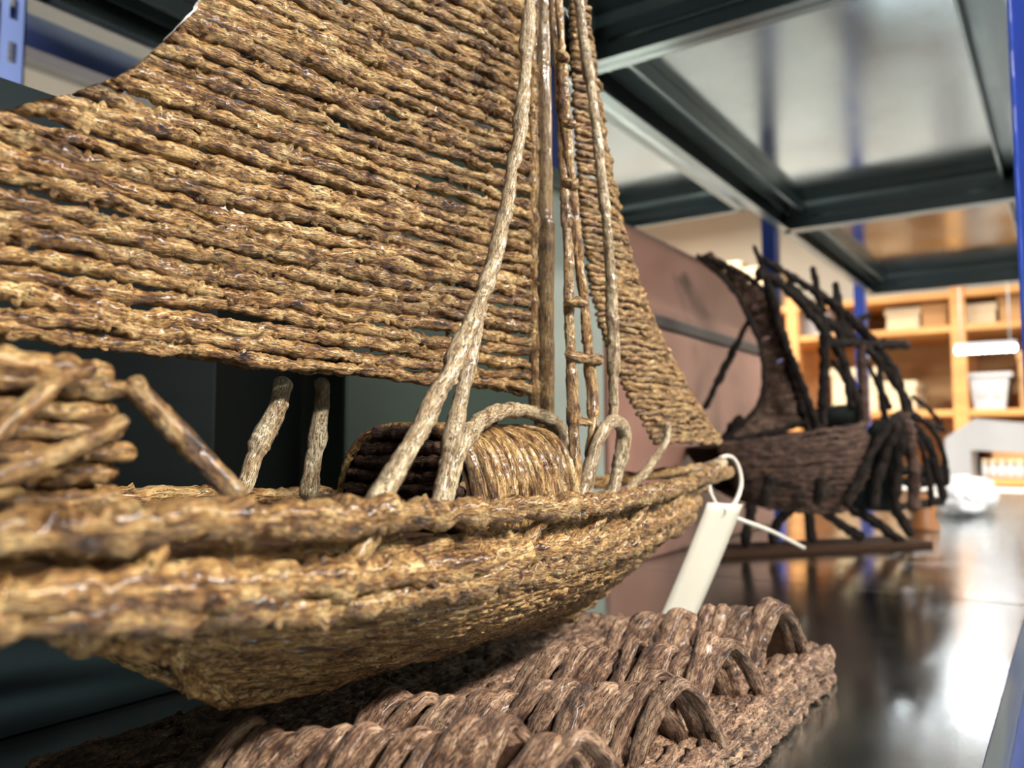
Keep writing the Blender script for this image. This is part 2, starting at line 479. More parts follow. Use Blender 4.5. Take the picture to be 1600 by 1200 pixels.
def slotted_post(name, x, y, z0, z1, sx, sy, mat, parent, w=0.038, slots=True):
    """L-shaped upright with a line of slots down each leg; sx, sy: which way the legs run from the corner"""
    bm = bmesh.new()
    pitch, slot_h, slot_w, th = 0.050, 0.024, 0.009, 0.0022
    n = int((z1 - z0) / pitch)
    def plate(fix, run):
        # run = +-1, plate in plane of `fix`
        a = [0.0, (w - slot_w) / 2, (w + slot_w) / 2, w]
        def V(u, z, d):
            if fix == 'x': return (x + d * sx * th, y + sy * u, z)
            return (x + sx * u, y + sy * d * th, z)
        def blk(u0, u1, za, zb):
            v = [bm.verts.new(V(u, z, d)) for d in (0, 1) for z in (za, zb) for u in (u0, u1)]
            for f in ((0, 1, 3, 2), (4, 6, 7, 5), (0, 4, 5, 1), (2, 3, 7, 6), (0, 2, 6, 4), (1, 5, 7, 3)):
                bm.faces.new([v[k] for k in f])
        if not slots:
            blk(0.0, w, z0, z1); return
        blk(a[0], a[1], z0, z1); blk(a[2], a[3], z0, z1)
        for i in range(n + 1):
            za = z0 + i * pitch - (pitch - slot_h) / 2 if i else z0
            zb = min(z1, z0 + i * pitch + (pitch - slot_h) / 2)
            if zb > za: blk(a[1], a[2], za, zb)
    plate('x', 1); plate('y', 1)
    bmesh.ops.remove_doubles(bm, verts=bm.verts[:], dist=1e-5)
    bmesh.ops.recalc_face_normals(bm, faces=bm.faces[:])
    me = bpy.data.meshes.new(name); bm.to_mesh(me); bm.free()
    return link(name, me, mat, parent)

def shelf_panel(parent, x0, x1, y0, y1, z, lip=0.055, up=False):
    """sheet-steel tray, its four edges folded down, a pressed bead along each cross lip"""
    g = 0.0012
    y0, y1 = y0 + g, y1 - g
    t = 0.0015
    p = box('shelf_panel', (x0, y0, z - t), (x1, y1, z), 'steel', parent, 0.0006)
    for (ya, s) in ((y0, 1), (y1, -1)):
        pts = [(ya, z - 0.0005), (ya + s * 0.012, z - t), (ya + s * 0.002, z - 0.010), (ya + s * 0.002, z - lip), (ya + s * 0.014, z - lip), (ya + s * 0.014, z - lip - 0.002), (ya, z - lip - 0.002)]
        extrude_profile('folded_lip', pts, 'X', x0 + 0.003, x1 - 0.003, 'steel_edge', p)
        tube('pressed_bead', [(x0 + 0.06, ya + s * 0.002, z - lip * 0.55), (x1 - 0.06, ya + s * 0.002, z - lip * 0.55)], 0.0035, 'steel_edge', p, sides=8, smooth=False, ds=0.05)
    for (xa, s) in ((x0, 1), (x1, -1)):
        pts = [(xa, z - 0.0005), (xa + s * 0.004, z - t), (xa + s * 0.002, z - 0.006), (xa + s * 0.002, z - lip), (xa + s * 0.018, z - lip), (xa + s * 0.018, z - lip - 0.002), (xa, z - lip - 0.002)]
        extrude_profile('folded_lip', pts, 'Y', y0, y1, 'steel_edge', p)
    return p

def rack(name, label, x0, x1, mat_post, frames, low_z=(0.0,), pw=0.038, up=H_UP, back_slots=True, front_posts=True, skip_first=False):
    r = thing(name, label, 'shelving rack', loc=(0, 0, 0))
    for k, y in enumerate(frames):
        for (x, sx, sl_) in ((x0 - 0.006, 1, back_slots), (x1 + 0.006, -1, True)):
            if sx < 0 and not front_posts: continue
            slotted_post('post', x, y - 0.002, FZ, CZ - 0.25, -sx, 1 if k == 0 else -1, mat_post, r, w=pw, slots=sl_)
    for a, b in zip(frames[:-1], frames[1:]):
        for z in (*low_z, up):
            if z == up and skip_first and a == frames[0]: continue
            shelf_panel(r, x0, x1, a, b, z)
            # long stiffening channel under the back and front edge
            for (xa, s) in ((x0 + 0.020, 1), (x1 - 0.020, -1)):
                pts = [(xa, z - 0.002), (xa + s * 0.030, z - 0.002), (xa + s * 0.030, z - 0.026), (xa + s * 0.026, z - 0.026), (xa + s * 0.026, z - 0.006), (xa + s * 0.004, z - 0.006), (xa + s * 0.004, z - 0.030), (xa, z - 0.030)]
                extrude_profile('stiffener', pts, 'Y', a + 0.02, b - 0.02, 'steel_edge', r)
    return r

main_rack = rack('metal_shelving_rack', 'steel shelving rack with blue slotted posts carrying the clove ships', -0.49, -0.037, 'blue', FRAMES, back_slots=False)
box('front_beam', (-0.037, -0.05, -0.085), (-0.026, 2.6, -0.046), 'navy', main_rack, 0.001)
rear_rack = rack('metal_shelving_rack', 'second steel shelving rack standing back to back behind the clove ship', -0.955, -0.565, 'blue_lit', [-0.46, 0.425, 1.73], low_z=(-0.02,), pw=0.026, up=0.70, front_posts=False, skip_first=True)
box('long_beam', (-1.02, -0.46, 0.600), (-0.985, 1.73, 0.640), 'navy', rear_rack, 0.001)

# ================================================================== CLOVE SHIP
SX = -0.222   # ship's centre plane
ship = thing('clove_ship', 'large sailing ship model of strung golden brown cloves in the foreground', 'model ship', loc=(SX, 0.2, 0.05))
def own(o, p=ship):
    o.parent = p
    o.matrix_parent_inverse = p.matrix_world.inverted()
    return o
bpy.context.view_layer.update()
ship.location = (0, 0, 0)   # parts are built in world coordinates

# --- hull form: v 0 stern .. 1 bow, t 0 rail .. 1 keel
def sm(x): x = np.clip(x, 0, 1); return x * x * (3 - 2 * x)
def hull_pt(v, t, side=1, off=0.0):
    Ys = np.interp(t, [0, .37, .40, .6, 1], [-.03, -.03, .085, .125, .165])
    Yb = np.interp(t, [0, .35, 1], [.590, .535, .385])
    Y = Ys + (Yb - Ys) * v
    zr = np.interp(Y, [-.03, .07, .13, .3, .45, .6], [.124, .1205, .1185, .1105, .1105, .118])
    zk = np.interp(Y, [.1, .22, .42], [.0585, .057, .047])
    Z = zr + (zk - zr) * t + 0.0135 * (1 - sm((Y + 0.01) / 0.22)) * np.clip(t / 0.36, 0, 1)
    B = 0.067 * (1 - t ** 2.4) ** 0.8 + 0.002
    plan = (1 - np.clip(v, 0, 1) ** 2.3) * (1 - 0.10 * (1 - sm(v / 0.35)))
    stern = 1 - (1 - sm(v / 0.30)) * np.clip((t - 0.34) * 1.5, 0, 0.8)
    hb = B * plan * stern + off
    return np.stack([SX + side * np.maximum(hb, 0.0012), Y, Z + 0 * Y], -1)

vv = np.linspace(0, 1, 60)
# inner shell behind the strings (both sides, closed over the deck)
tt = np.linspace(0.14, 1, 18)
G = []
for t in tt: G.append(hull_pt(vv, t, 1, -0.0035))
for t in tt[::-1]: G.append(hull_pt(vv, t, -1, 0.0035 * 0 - 0.0035))
G = np.array(G); a, b_, _ = G.shape
idx = np.arange(a * b_).reshape(a, b_)
Q = [(idx[i, j], idx[i, j + 1], idx[(i + 1) % a, j + 1], idx[(i + 1) % a, j]) for i in range(a) for j in range(b_ - 1)]
hull = link('hull', mesh_np('hull', G.reshape(-1, 3), Q), 'core', ship)

def hull_row(t, rad, side=1, hi=True, mat='clove', off=0.0, v0=0.0, v1=1.0, name='clove_strand', dz=0.0, **kw):
    v = np.linspace(v0, v1, 70)
    P = hull_pt(v, t, side, off); P[:, 2] += dz
    return link(name, strand_mesh(P, rad, ref=(0, 0, 1), ds=0.0006 if hi else 0.002, sides=14 if hi else 8, **kw), mat, hull)

for side, hi in ((1, True), (-1, False)):
    hull_row(0.0, 0.0046, side, hi, off=0.003, dz=0.003, name='rail', clove=0.016, mat='clove')
    hull_row(0.24, 0.0050, side, hi, off=0.002, clove=0.016)
    hull_row(0.13, 0.0034, side, hi, off=-0.004, clove=0.013)
    hull_row(0.36, 0.0052, side, hi, off=0.004, clove=0.017)
    for t in np.linspace(0.43, 1.0, 17 if hi else 9):
        hull_row(t, 0.0022 if hi else 0.005, side, hi, clove=0.0115, amp=0.85, jitter=0.1)
for side in (1, -1):
    P = [hull_pt(np.array([0.0]), t, side)[0] for t in np.linspace(0.40, 1.0, 14)]
    link('sternpost', strand_mesh(np.array(P), 0.0036, ref=(1, 0, 0), ds=0.001, clove=0.02), 'clove', hull)
ta_ = np.linspace(0.40, 1.0, 10)
tv = np.vstack([[hull_pt(np.array([0.0]), t, 1)[0] for t in ta_], [hull_pt(np.array([0.0]), t, -1)[0] for t in ta_]])
link('transom', mesh_np('transom', tv, [(i, i + 1, 11 + i, 10 + i) for i in range(9)]), 'core', hull)
# rail stanchions
for v in (0.09, 0.21, 0.31, 0.47, 0.56, 0.66, 0.78):
    p = hull_pt(np.array([v]), 0.0, 1, 0.001)[0]
    q = hull_pt(np.array([v]), 0.16, 1, 0.001)[0]
    strand('stanchion', [p, q - np.array([0, 0.001, 0.002])], 0.0030, 'clove', hull, clove=0.02, ds=0.001, ref=(0, 1, 0))
# deck
gd = []
for v in np.linspace(0, 0.97, 40):
    a_ = hull_pt(np.array([v]), 0.22, 1, -0.003)[0]; c_ = hull_pt(np.array([v]), 0.22, -1, -0.003)[0]
    gd.append([a_, a_ * 0.5 + c_ * 0.5, c_])
gd = np.array(gd); idx = np.arange(120).reshape(40, 3)
link('deck', mesh_np('deck', gd.reshape(-1, 3), [(idx[i, j], idx[i, j + 1], idx[i + 1, j + 1], idx[i + 1, j]) for i in range(39) for j in range(2)]), 'core', ship)
# bowsprit
strand('bowsprit', [at(985, 778, X=-0.212), at(1060, 757, X=-0.218), at(1142, 738, X=SX)], 0.0052, 'clove', ship, clove=0.03, amp=0.5, knots=0.4, ds=0.0008)
strand('bowsprit_splint', [at(1085, 742, X=SX + 0.004), at(1130, 722, X=SX + 0.004)], 0.0045, 'clove_pale', ship, clove=0.03, amp=0.5, knots=0.4, ds=0.001)

# --- mainsail
A_S = R(5.5)
LUFF = np.array([SX, at(832, 500, X=SX)[1]])
dS = np.array([-math.sin(A_S), -math.cos(A_S)])   # aft direction in plan
def sail_xyz(s, z, belly=True):
    bel = -0.012 * np.sin(np.clip(s / 0.36, 0, 1) * math.pi) if belly else 0
    nx = np.array([math.cos(A_S), -math.sin(A_S)])
    return np.stack([LUFF[0] + dS[0] * s + nx[0] * bel, LUFF[1] + dS[1] * s + nx[1] * bel, z + 0 * s], -1)
def sail_sz(px, py):
    d = ray(px, py)
    # solve (SX,LUFFy)+s*dS = t*d
    M2 = np.array([[d[0], -dS[0]], [d[1], -dS[1]]])
    t, s = np.linalg.solve(M2, LUFF)
    return s, CAM_H + t * d[2]
leech_px = [(0, 165), (60, 150), (140, 130), (200, 108), (240, 85), (280, 50), (308, 20), (330, -2), (356, -40), (400, -110), (450, -190)]
leech = [sail_sz(*p) for p in leech_px]
leech = [(0.335, 0.14), (0.325, 0.20)] + leech
lz = np.array([q[1] for q in leech]); ls = np.array([q[0] for q in leech])
o_ = np.argsort(lz); lz, ls = lz[o_], ls[o_]
foot_l, foot_r = sail_sz(0, 510)[1], sail_sz(825, 606)[1]
mainsail = strand('mainsail', [sail_xyz(np.array(-0.001), z) for z in np.linspace(foot_r - 0.012, 0.47, 20)], 0.0030, 'clove', ship, ref=(1, 0, 0), clove=0.02, amp=0.7)
z = foot_r
row = 0
while z < 0.462:
    # rows fan slightly: aft ends follow the foot
    k = (foot_l - foot_r) / sail_sz(0, 510)[0] * np.clip(1 - (z - foot_r) / 0.25, 0, 1)
    zt = z
    sl = np.interp(zt, lz, ls)
    for _ in range(3): sl = np.interp(zt + k * sl, lz, ls)
    if zt > lz[-1]: sl = max(0.03, ls[-1] - (zt - lz[-1]) * 0.9)
    s = np.linspace(0.002, sl + 0.006, 40)
    rng = np.random.default_rng(row + 5)
    wob = 0.0006 * np.sin(s * 40 + rng.uniform(0, 6)) + 0.0004 * np.sin(s * 90 + rng.uniform(0, 6))
    P = sail_xyz(s, zt + k * s + wob)
    rr = 0.0032 * rng.uniform(0.92, 1.08)
    me = strand_mesh(P, rr, ref=(0, 0, 1), ds=0.0006, sides=16, clove=0.014, jitter=0.2, amp=1.1)
    # trim the string ends flush along the leech
    co = np.empty(len(me.vertices) * 3, np.float32); me.vertices.foreach_get('co', co); co = co.reshape(-1, 3)
    sv = (co[:, 0] - LUFF[0]) * dS[0] + (co[:, 1] - LUFF[1]) * dS[1]
    lim = np.interp(co[:, 2], lz, ls)
    if z < lz[-1] - 0.004:
        ex = np.clip(sv - lim, 0, None)
        co[:, 0] -= ex * dS[0]; co[:, 1] -= ex * dS[1]
        me.vertices.foreach_set('co', co.ravel()); me.update()
    link('clove_strand', me, 'clove', mainsail)
    z += 0.00585
    row += 1
# --- mast
strand('mast', [at(852, 800, X=SX - 0.002), at(850, 400, X=SX - 0.002), at(846, 0, X=SX - 0.002), at(842, -320, X=SX - 0.002)], 0.0056, 'stick', ship, ref=(1, 0, 0), sides=20, ds=0.001, amp=0.28, knots=0.1, jitter=0.06, sl=4.0, clove=0.08)

# --- jib
def jib_edge(px):
    return np.array([at(x, y, X=SX + 0.004) for x, y in px])
jl = jib_edge([(880, -180), (888, 0), (893, 150), (905, 330), (922, 450), (948, 545), (975, 605), (1000, 655), (1022, 688)])
jr = jib_edge([(890, -180), (908, 0), (938, 200), (968, 350), (1000, 455), (1040, 545), (1080, 620), (1112, 672), (1126, 690)])
jib = strand('jib', jr, 0.0020, 'clove', ship, ref=(1, 0, 0), ds=0.0012, sides=8, clove=0.012)
zj = np.linspace(jr[-1][2], 0.475, 98)
for k, z in enumerate(zj):
    ya = np.interp(z, jl[::-1, 2], jl[::-1, 1]); yb = np.interp(z, jr[::-1, 2], jr[::-1, 1])
    if yb - ya < 0.004: yb = ya + 0.004
    n = 8
    y = np.linspace(ya, yb, n)
    P = np.stack([np.full(n, SX + 0.004) + 0.006 * np.sin(np.linspace(0, 3.14, n)), y, np.full(n, z) + 0.0005 * np.sin(y * 300 + k)], 1)
    link('clove_strand', strand_mesh(P, 0.0023, ref=(0, 0, 1), ds=0.0010, sides=10, clove=0.008, jitter=0.3, amp=1.3), 'clove', jib)
strand('jib_sheet', [at(1043, 660, X=SX + 0.012), at(1040, 690, X=SX + 0.012), at(1018, 725, X=SX + 0.012), at(978, 770, X=SX + 0.018)], 0.0026, 'clove_pale', ship, ref=(1, 0, 0), ds=0.0008, amp=0.7, clove=0.02)

# --- standing rigging: sticks of pale clove stalk
def stay(pts, rad, mat='clove_pale', **kw):
    P = np.array([at(x, y, X=X) for x, y, X in pts])
    kw.setdefault('ref', (1, 0, 0)); kw.setdefault('clove', 0.022); kw.setdefault('amp', 0.75); kw.setdefault('knots', 0.5); kw.setdefault('sl', 2.0)
    return strand('stay', P, rad, mat, ship, **kw)
stay([(832, -170, -.206), (826, 0, -.203), (818, 150, -.196), (800, 270, -.190), (772, 400, -.183), (742, 490, -.178), (722, 540, -.174), (660, 660, -.168), (618, 735, -.165), (580, 795, -.163)], 0.0032, taper=([0, .5, .72, 1], [0.9, 0.95, 1.05, 1.1]))
stay([(752, 470, -.180), (737, 545, -.178), (716, 640, -.174), (700, 715, -.170), (684, 800, -.166)], 0.0029, mat='clove_pale', taper=([0, .3, 1], [0.9, 1, 1.1]))
stay([(858, -160, -.214), (864, 0, -.210), (872, 110, -.207), (882, 260, -.204), (888, 400, -.200), (890, 540, -.196), (896, 660, -.192), (900, 790, -.186)], 0.0027, mat='clove')
stay([(866, -160, -.210), (872, 20, -.207), (884, 200, -.203), (905, 400, -.198), (918, 540, -.194), (926, 640, -.191), (918, 790, -.184)], 0.0029, mat='clove')
stay([(890, -180, -.208), (905, 0, -.204), (925, 150, -.200), (942, 300, -.196), (955, 430, -.193), (958, 560, -.190), (957, 665, -.188)], 0.0030)
for y, (xa, xb) in ((468, (888, 918)), (556, (890, 940)), (655, (895, 925)), (85, (874, 886)), (190, (882, 897)), (285, (884, 902))):
    strand('ratline', [at(xa - 6, y, X=-.195), at((xa + xb) / 2, y + 3, X=-.192), at(xb, y + 6, X=-.189)], 0.0028, 'clove', ship, ref=(0, 0, 1), clove=0.014, ds=0.0009)
# bent hoop by the fore stays
strand('hoop', [at(905, 795, X=-.184), at(922, 735, X=-.184), at(938, 680, X=-.184), at(958, 660, X=-.186), at(972, 676, X=-.189), at(968, 720, X=-.190), at(952, 790, X=-.190)], 0.0033, 'clove_pale', ship, ref=(1, 0, 0), clove=0.03, amp=0.7, knots=0.3)
# two props standing on the far side of the deck and the aft brace
stay([(446, 590, -.262), (432, 640, -.262), (405, 700, -.262), (374, 775, -.262)], 0.0036)
stay([(505, 590, -.262), (500, 660, -.262), (490, 720, -.262), (480, 785, -.262)], 0.0036)
stay([(196, 596, -.185), (255, 650, -.182), (310, 712, -.178), (378, 782, -.172)], 0.0027, mat='clove')

# --- barrel-vaulted deck hatch
hatch_c = SX + 0.002
yv = np.linspace(0.247, 0.318, 13)
inner = []
ang = np.linspace(0, math.pi, 15)
for y in (0.243, 0.322):
    inner.append([(hatch_c + 0.0335 * math.copysign(abs(math.cos(a)) ** 0.65, math.cos(a)), y, 0.105 + 0.036 * math.sin(a) ** 0.65) for a in ang])
inner = np.array(inner); n = 15
Q = [(i, i + 1, n + i + 1, n + i) for i in range(n - 1)]
hatch = link('hatch', mesh_np('hatch', inner.reshape(-1, 3), Q), 'core', ship)
for y in yv:
    P = [(hatch_c + 0.036 * math.copysign(abs(math.cos(a)) ** 0.65, math.cos(a)), y + 0.001 * math.sin(3 * a + y * 900), 0.104 + 0.041 * math.sin(a) ** 0.65) for a in np.linspace(0.0, math.pi, 30)]
    strand('clove_strand', P, 0.0028, 'clove', hatch, smooth=False, ref=(0, 1, 0), clove=0.03, ds=0.0006, knots=0.4, sl=2.2)
for k, z in enumerate(np.arange(0.110, 0.146, 0.0055)):
    hw = 0.034 * math.sqrt(max(0.05, 1 - ((z - 0.104) / 0.043) ** 2))
    strand('clove_strand', [(hatch_c - hw, 0.243, z), (hatch_c, 0.242, z), (hatch_c + hw, 0.243, z)], 0.0030, 'clove_dark', hatch, ref=(0, 0, 1), ds=0.001, sides=10)  # dark cloves put the shadow on the stern-facing end into the colour
strand('hatch_hoop', [at(688, 795, X=-.176), at(702, 740, X=-.177), at(722, 690, X=-.180), at(752, 655, X=-.190), at(795, 641, X=-.203), at(840, 648, X=-.212), at(872, 668, X=-.215), at(884, 705, X=-.212)], 0.0038, 'clove_pale', ship, ref=(0, 1, 0), clove=0.04, amp=0.8, knots=0.3)
strand('hatch_hoop', [at(676, 690, X=-.222), at(720, 668, X=-.222), at(770, 660, X=-.222)], 0.0036, 'clove_dark', ship, ref=(0, 0, 1), clove=0.02, ds=0.001)

# --- stern cabin (near the lens, left)
cab_y = 0.104
cabin = box('stern_cabin', (SX - 0.036, -0.02, 0.112), (SX + 0.036, cab_y - 0.003, 0.153), 'core', ship)
for k, z in enumerate(np.linspace(0.117, 0.152, 8)):
    strand('clove_strand', [(SX + 0.037, -0.02, z), (SX + 0.0385, 0.05, z + 0.0008), (SX + 0.037, cab_y + 0.0035 * ((k * 5) % 3) - 0.001, z)], 0.0026, 'clove', cabin, ref=(0, 0, 1), ds=0.0007, jitter=0.2)
    strand('clove_strand', [(SX - 0.037, cab_y, z), (SX, cab_y + 0.001, z), (SX + 0.037, cab_y, z)], 0.0026, 'clove', cabin, ref=(0, 0, 1), ds=0.0012, sides=10)
for k, x in enumerate(np.linspace(SX - 0.036, SX + 0.036, 12)):
    strand('clove_strand', [(x, -0.02, 0.155), (x, 0.05, 0.1565), (x, cab_y, 0.155)], 0.0034, 'clove', cabin, ref=(0, 0, 1), ds=0.001, sides=10)
strand('cabin_brace', [at(-60, 770, X=-.170), at(60, 722, X=-.170), at(130, 690, X=-.172), at(196, 655, X=-.176)], 0.0022, 'clove', ship, clove=0.04, amp=0.6, knots=0.3)
strand('cabin_brace', [at(-40, 710, X=-.172), at(40, 640, X=-.174), at(100, 592, X=-.176), at(150, 578, X=-.178)], 0.0022, 'clove', ship, clove=0.04, amp=0.6, knots=0.3)

# ================================================================== WAVE BASE
bx0, bx1, by0, by1, bz = -0.328, -0.119, 0.152, 0.507, 0.020
wave = thing('wave_base', 'flat clove base with raised arched wave ridges under the ship', 'model base')
slab = box('slab', (bx0 + 0.006, by0 + 0.006, 0.0), (bx1 - 0.006, by1 - 0.006, bz - 0.004), 'core', wave)
for z in (0.0036, 0.0100, 0.0164):
    hi = True
    strand('clove_strand', [(bx1 - 0.003, by0, z), (bx1 - 0.002, 0.33, z), (bx1 - 0.003, by1, z)], 0.0040, 'clove_brown', slab, ds=0.0006, clove=0.010, amp=1.25, jitter=0.25)
    strand('clove_strand', [(bx0 + 0.003, by0, z), (bx0 + 0.003, by1, z)], 0.0036, 'clove_brown', slab, ds=0.0015, sides=9, amp=1.2)
    strand('clove_strand', [(bx0, by1 - 0.003, z), (bx1, by1 - 0.003, z)], 0.0036, 'clove_brown', slab, ds=0.001, sides=10, amp=1.2)
    strand('clove_strand', [(bx0, by0 + 0.003, z), (bx1, by0 + 0.003, z)], 0.0036, 'clove_brown', slab, ds=0.001, sides=10, amp=1.2)
for k, x in enumerate(np.arange(bx0 + 0.006, bx1 - 0.003, 0.0066)):
    strand('clove_strand', [(x, by0 + 0.002, bz - 0.001), (x + 0.001, 0.33, bz), (x, by1 - 0.002, bz - 0.001)], 0.0038, 'clove_brown', slab, ds=0.0009, sides=12, clove=0.010, amp=1.2, jitter=0.25)
# ridges: crest from the hull side to the open end at the aisle edge
RIDGES = [((-0.224, 0.172), (-0.124, 0.216), 0.026, 0.028, 0.054), ((-0.213, 0.232), (-0.126, 0.300), 0.026, 0.030, 0.049),
          ((-0.203, 0.312), (-0.127, 0.368), 0.024, 0.031, 0.050), ((-0.198, 0.395), (-0.128, 0.451), 0.024, 0.032, 0.054)]
for ri, (pa, pb, hw, h0, ztop) in enumerate(RIDGES):
    pa, pb = np.array(pa), np.array(pb)
    L = np.linalg.norm(pb - pa); d = (pb - pa) / L
    nrm = np.array([-d[1], d[0]])          # across the ridge, towards the bow
    acr = np.array([0.25, 1.0]); acr /= np.linalg.norm(acr)   # arches lie across, ends cut along the base edge
    rng = np.random.default_rng(40 + ri)
    def arch(c, top, w, th_off=0.0, n=22, base=bz - 0.002):
        out = []
        for a in np.linspace(0, 1, n):
            u = (a - 0.5) * 2
            prof = (1 - abs(u) ** 1.45)
            p = c + acr * w * u
            out.append((p[0], p[1], base + (top - base) * prof))
        return np.array(out)
    # thin lining under the arches, open at both ends
    a0, a1 = arch(pa + d * 0.004, ztop - 0.010, hw - 0.004), arch(pb - d * 0.012, ztop - 0.004, hw - 0.003)
    n = len(a0)
    lining = link('wave_ridge', mesh_np('wave_ridge', np.vstack([a0, a1]), [(i, i + 1, n + i + 1, n + i) for i in range(n - 1)]), 'core', wave)
    k = 0; s = 0.0
    while s < L:
        r_ = rng.uniform(0.0032, 0.0052)
        c = pa + d * s
        top = ztop - 0.006 * (1 - s / L) + rng.uniform(-0.0035, 0.003)
        P = arch(c + rng.normal(0, 0.0006, 2), top, hw + rng.uniform(-0.001, 0.002))
        P[:, 0] += 0.002 * np.sin(np.linspace(0, 5, len(P)) + rng.uniform(0, 6))
        link('clove_strand', strand_mesh(P, r_, ref=(1, 0, 0), ds=0.0007, sides=16, clove=0.060, knots=0.25, amp=1.1, jitter=0.08, squash=(0.62, 1.12), sl=3.2), 'clove_brown', lining)
        s += r_ * 1.95
        k += 1

# ================================================================== TAG
tg = thing('paper_tag', 'cream paper tag hanging on white string from the bowsprit', 'tag')
tp0 = at(1105, 785, X=-.212); tp1 = at(1160, 788, X=-.196)
tb0 = np.array([-0.247, 0.528, 0.003]); tb1 = tb0 + (tp1 - tp0) * 1.02 + np.array([0, 0, 0.0])
tb1[2] = 0.003
G = []
nU, nV = 5, 14
for thick in (0, 1):
    for j in range(nV + 1):
        for i in range(nU + 1):
            u, w = i / nU, j / nV
            p = (tp0 * (1 - u) + tp1 * u) * (1 - w) + (tb0 * (1 - u) + tb1 * u) * w
            p = p + np.array([0.0007 * thick, -0.0005 * thick, 0.0]) + np.array([0.5, -0.5, 0.3]) * 0.004 * math.sin(w * math.pi)
            G.append(p)
G = np.array(G); ni = nU + 1; off = ni * (nV + 1)
Q = []
for j in range(nV):
    for i in range(nU):
        a = j * ni + i
        Q.append((a, a + 1, a + ni + 1, a + ni)); Q.append((off + a, off + a + ni, off + a + ni + 1, off + a + 1))
for j in range(nV):
    for i in (0, nU):
        a = j * ni + i; Q.append((a, a + ni, off + a + ni, off + a))
for i in range(nU):
    for j in (0, nV):
        a = j * ni + i; Q.append((a, off + a, off + a + 1, a + 1))
link('card', mesh_np('card', G, Q, False), 'tag', tg)
hole = at(1127, 800, X=-.206)
tube('eyelet', [hole + np.array([0.0035 * math.cos(a) * 0.8, 0.0035 * math.cos(a) * 0.5, 0.0035 * math.sin(a)]) for a in np.linspace(0, 2 * math.pi, 17)], 0.0006, 'string', tg, sides=6, ds=0.001)
tube('string_loop', [hole, at(1117, 785, X=-.212), at(1108, 762, X=-.219), at(1112, 735, X=-.224), at(1126, 716, X=-.224), at(1142, 714, X=-.221), at(1153, 728, X=-.215), at(1158, 752, X=-.208), at(1153, 775, X=-.205), at(1142, 795, X=-.2035)], 0.0017, 'string', tg, sides=8, ds=0.002, wob=0.06)
tube('string_tail', [at(1146, 808, X=-.2055), at(1165, 815, X=-.208), at(1205, 830, X=-.214), at(1235, 845, X=-.218), at(1256, 856, X=-.222)], 0.0017, 'string', tg, sides=8, ds=0.002, wob=0.06)

# ================================================================== BOXES BEHIND THE SHIP
def crate(name, label, cat, x0, x1, y0, y1, h, mat, lid=None, z0=0.0):
    r = thing(name, label, cat)
    body = box('body', (x0, y0, z0), (x1, y1, h), mat, r, 0.003)
    if lid is not None:
        box('lid', (x0 - 0.004, y0 - 0.004, h), (x1 + 0.004, y1 + 0.004, h + lid), mat, r, 0.003)
    return r
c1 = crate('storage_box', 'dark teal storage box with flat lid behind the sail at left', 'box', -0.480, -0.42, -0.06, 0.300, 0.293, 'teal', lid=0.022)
c2 = crate('storage_box', 'black filler block standing in for the shade in the gap beneath the sail', 'box', -0.482, -0.455, 0.302, 0.396, 0.26, 'black', lid=0.02)  # only a shaded gap here: a black block supplies its darkness
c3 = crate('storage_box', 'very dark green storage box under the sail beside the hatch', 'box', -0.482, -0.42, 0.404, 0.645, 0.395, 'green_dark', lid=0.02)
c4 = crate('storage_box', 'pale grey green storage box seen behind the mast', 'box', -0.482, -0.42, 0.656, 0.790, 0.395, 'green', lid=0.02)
chest = thing('leather_case', 'worn red brown leather case with dark seam behind the jib', 'case')
box('lower_shell', (-0.480, 0.800, 0.0), (-0.42, 1.40, 0.283), 'leather', chest, 0.006)
box('seam_strap', (-0.478, 0.803, 0.282), (-0.4165, 1.397, 0.298), 'leather_dark', chest, 0.002)
box('lid', (-0.480, 0.800, 0.297), (-0.42, 1.40, 0.398), 'leather', chest, 0.010)

# ================================================================== SECOND SHIP
X2 = -0.285
ship2 = thing('clove_ship', 'smaller dark brown clove ship with curved spars in the background', 'model ship')
P2O, P2N = np.array([-0.275, 1.115]), np.array([0.8, -0.6])   # the ship stands askew on the shelf
def p2(x, y, X=X2):
    d = ray(x, y)
    o = P2O + P2N * (X - X2)
    t = (o @ P2N) / (d[:2] @ P2N)
    return np.array([0, 0, CAM_H]) + d * t
def st2(name, pts, rad, mat='clove_black', parent=None, ref=(1, 0, 0), **kw):
    P = [p2(*p) for p in pts]
    kw.setdefault('ds', 0.0025); kw.setdefault('sides', 9); kw.setdefault('clove', 0.02)
    return strand(name, P, rad, mat, parent or ship2, ref=ref, **kw)
# sail
sl = np.array([p2(x, y, X2 - .03) for x, y in [(1090, 400), (1135, 438), (1165, 485), (1186, 535), (1194, 590), (1186, 630), (1165, 657), (1130, 688)]])
sr = np.array([p2(x, y, X2 - .01) for x, y in [(1098, 399), (1160, 428), (1196, 460), (1218, 510), (1236, 560), (1247, 610), (1256, 640), (1262, 662)]])
L_ = catmull(sl, 8); R_ = catmull(sr, 8)
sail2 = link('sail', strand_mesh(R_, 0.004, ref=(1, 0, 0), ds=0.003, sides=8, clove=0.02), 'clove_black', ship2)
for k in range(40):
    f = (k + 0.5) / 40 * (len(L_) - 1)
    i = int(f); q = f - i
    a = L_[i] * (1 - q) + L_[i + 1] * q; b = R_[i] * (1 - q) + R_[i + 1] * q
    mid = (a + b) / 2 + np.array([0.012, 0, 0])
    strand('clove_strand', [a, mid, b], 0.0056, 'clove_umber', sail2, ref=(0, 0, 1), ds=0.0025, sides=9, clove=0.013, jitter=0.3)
st2('sail_edge', [(1088, 398), (1135, 438), (1165, 485), (1186, 535), (1194, 590), (1186, 630), (1165, 657), (1130, 690)], 0.0035)
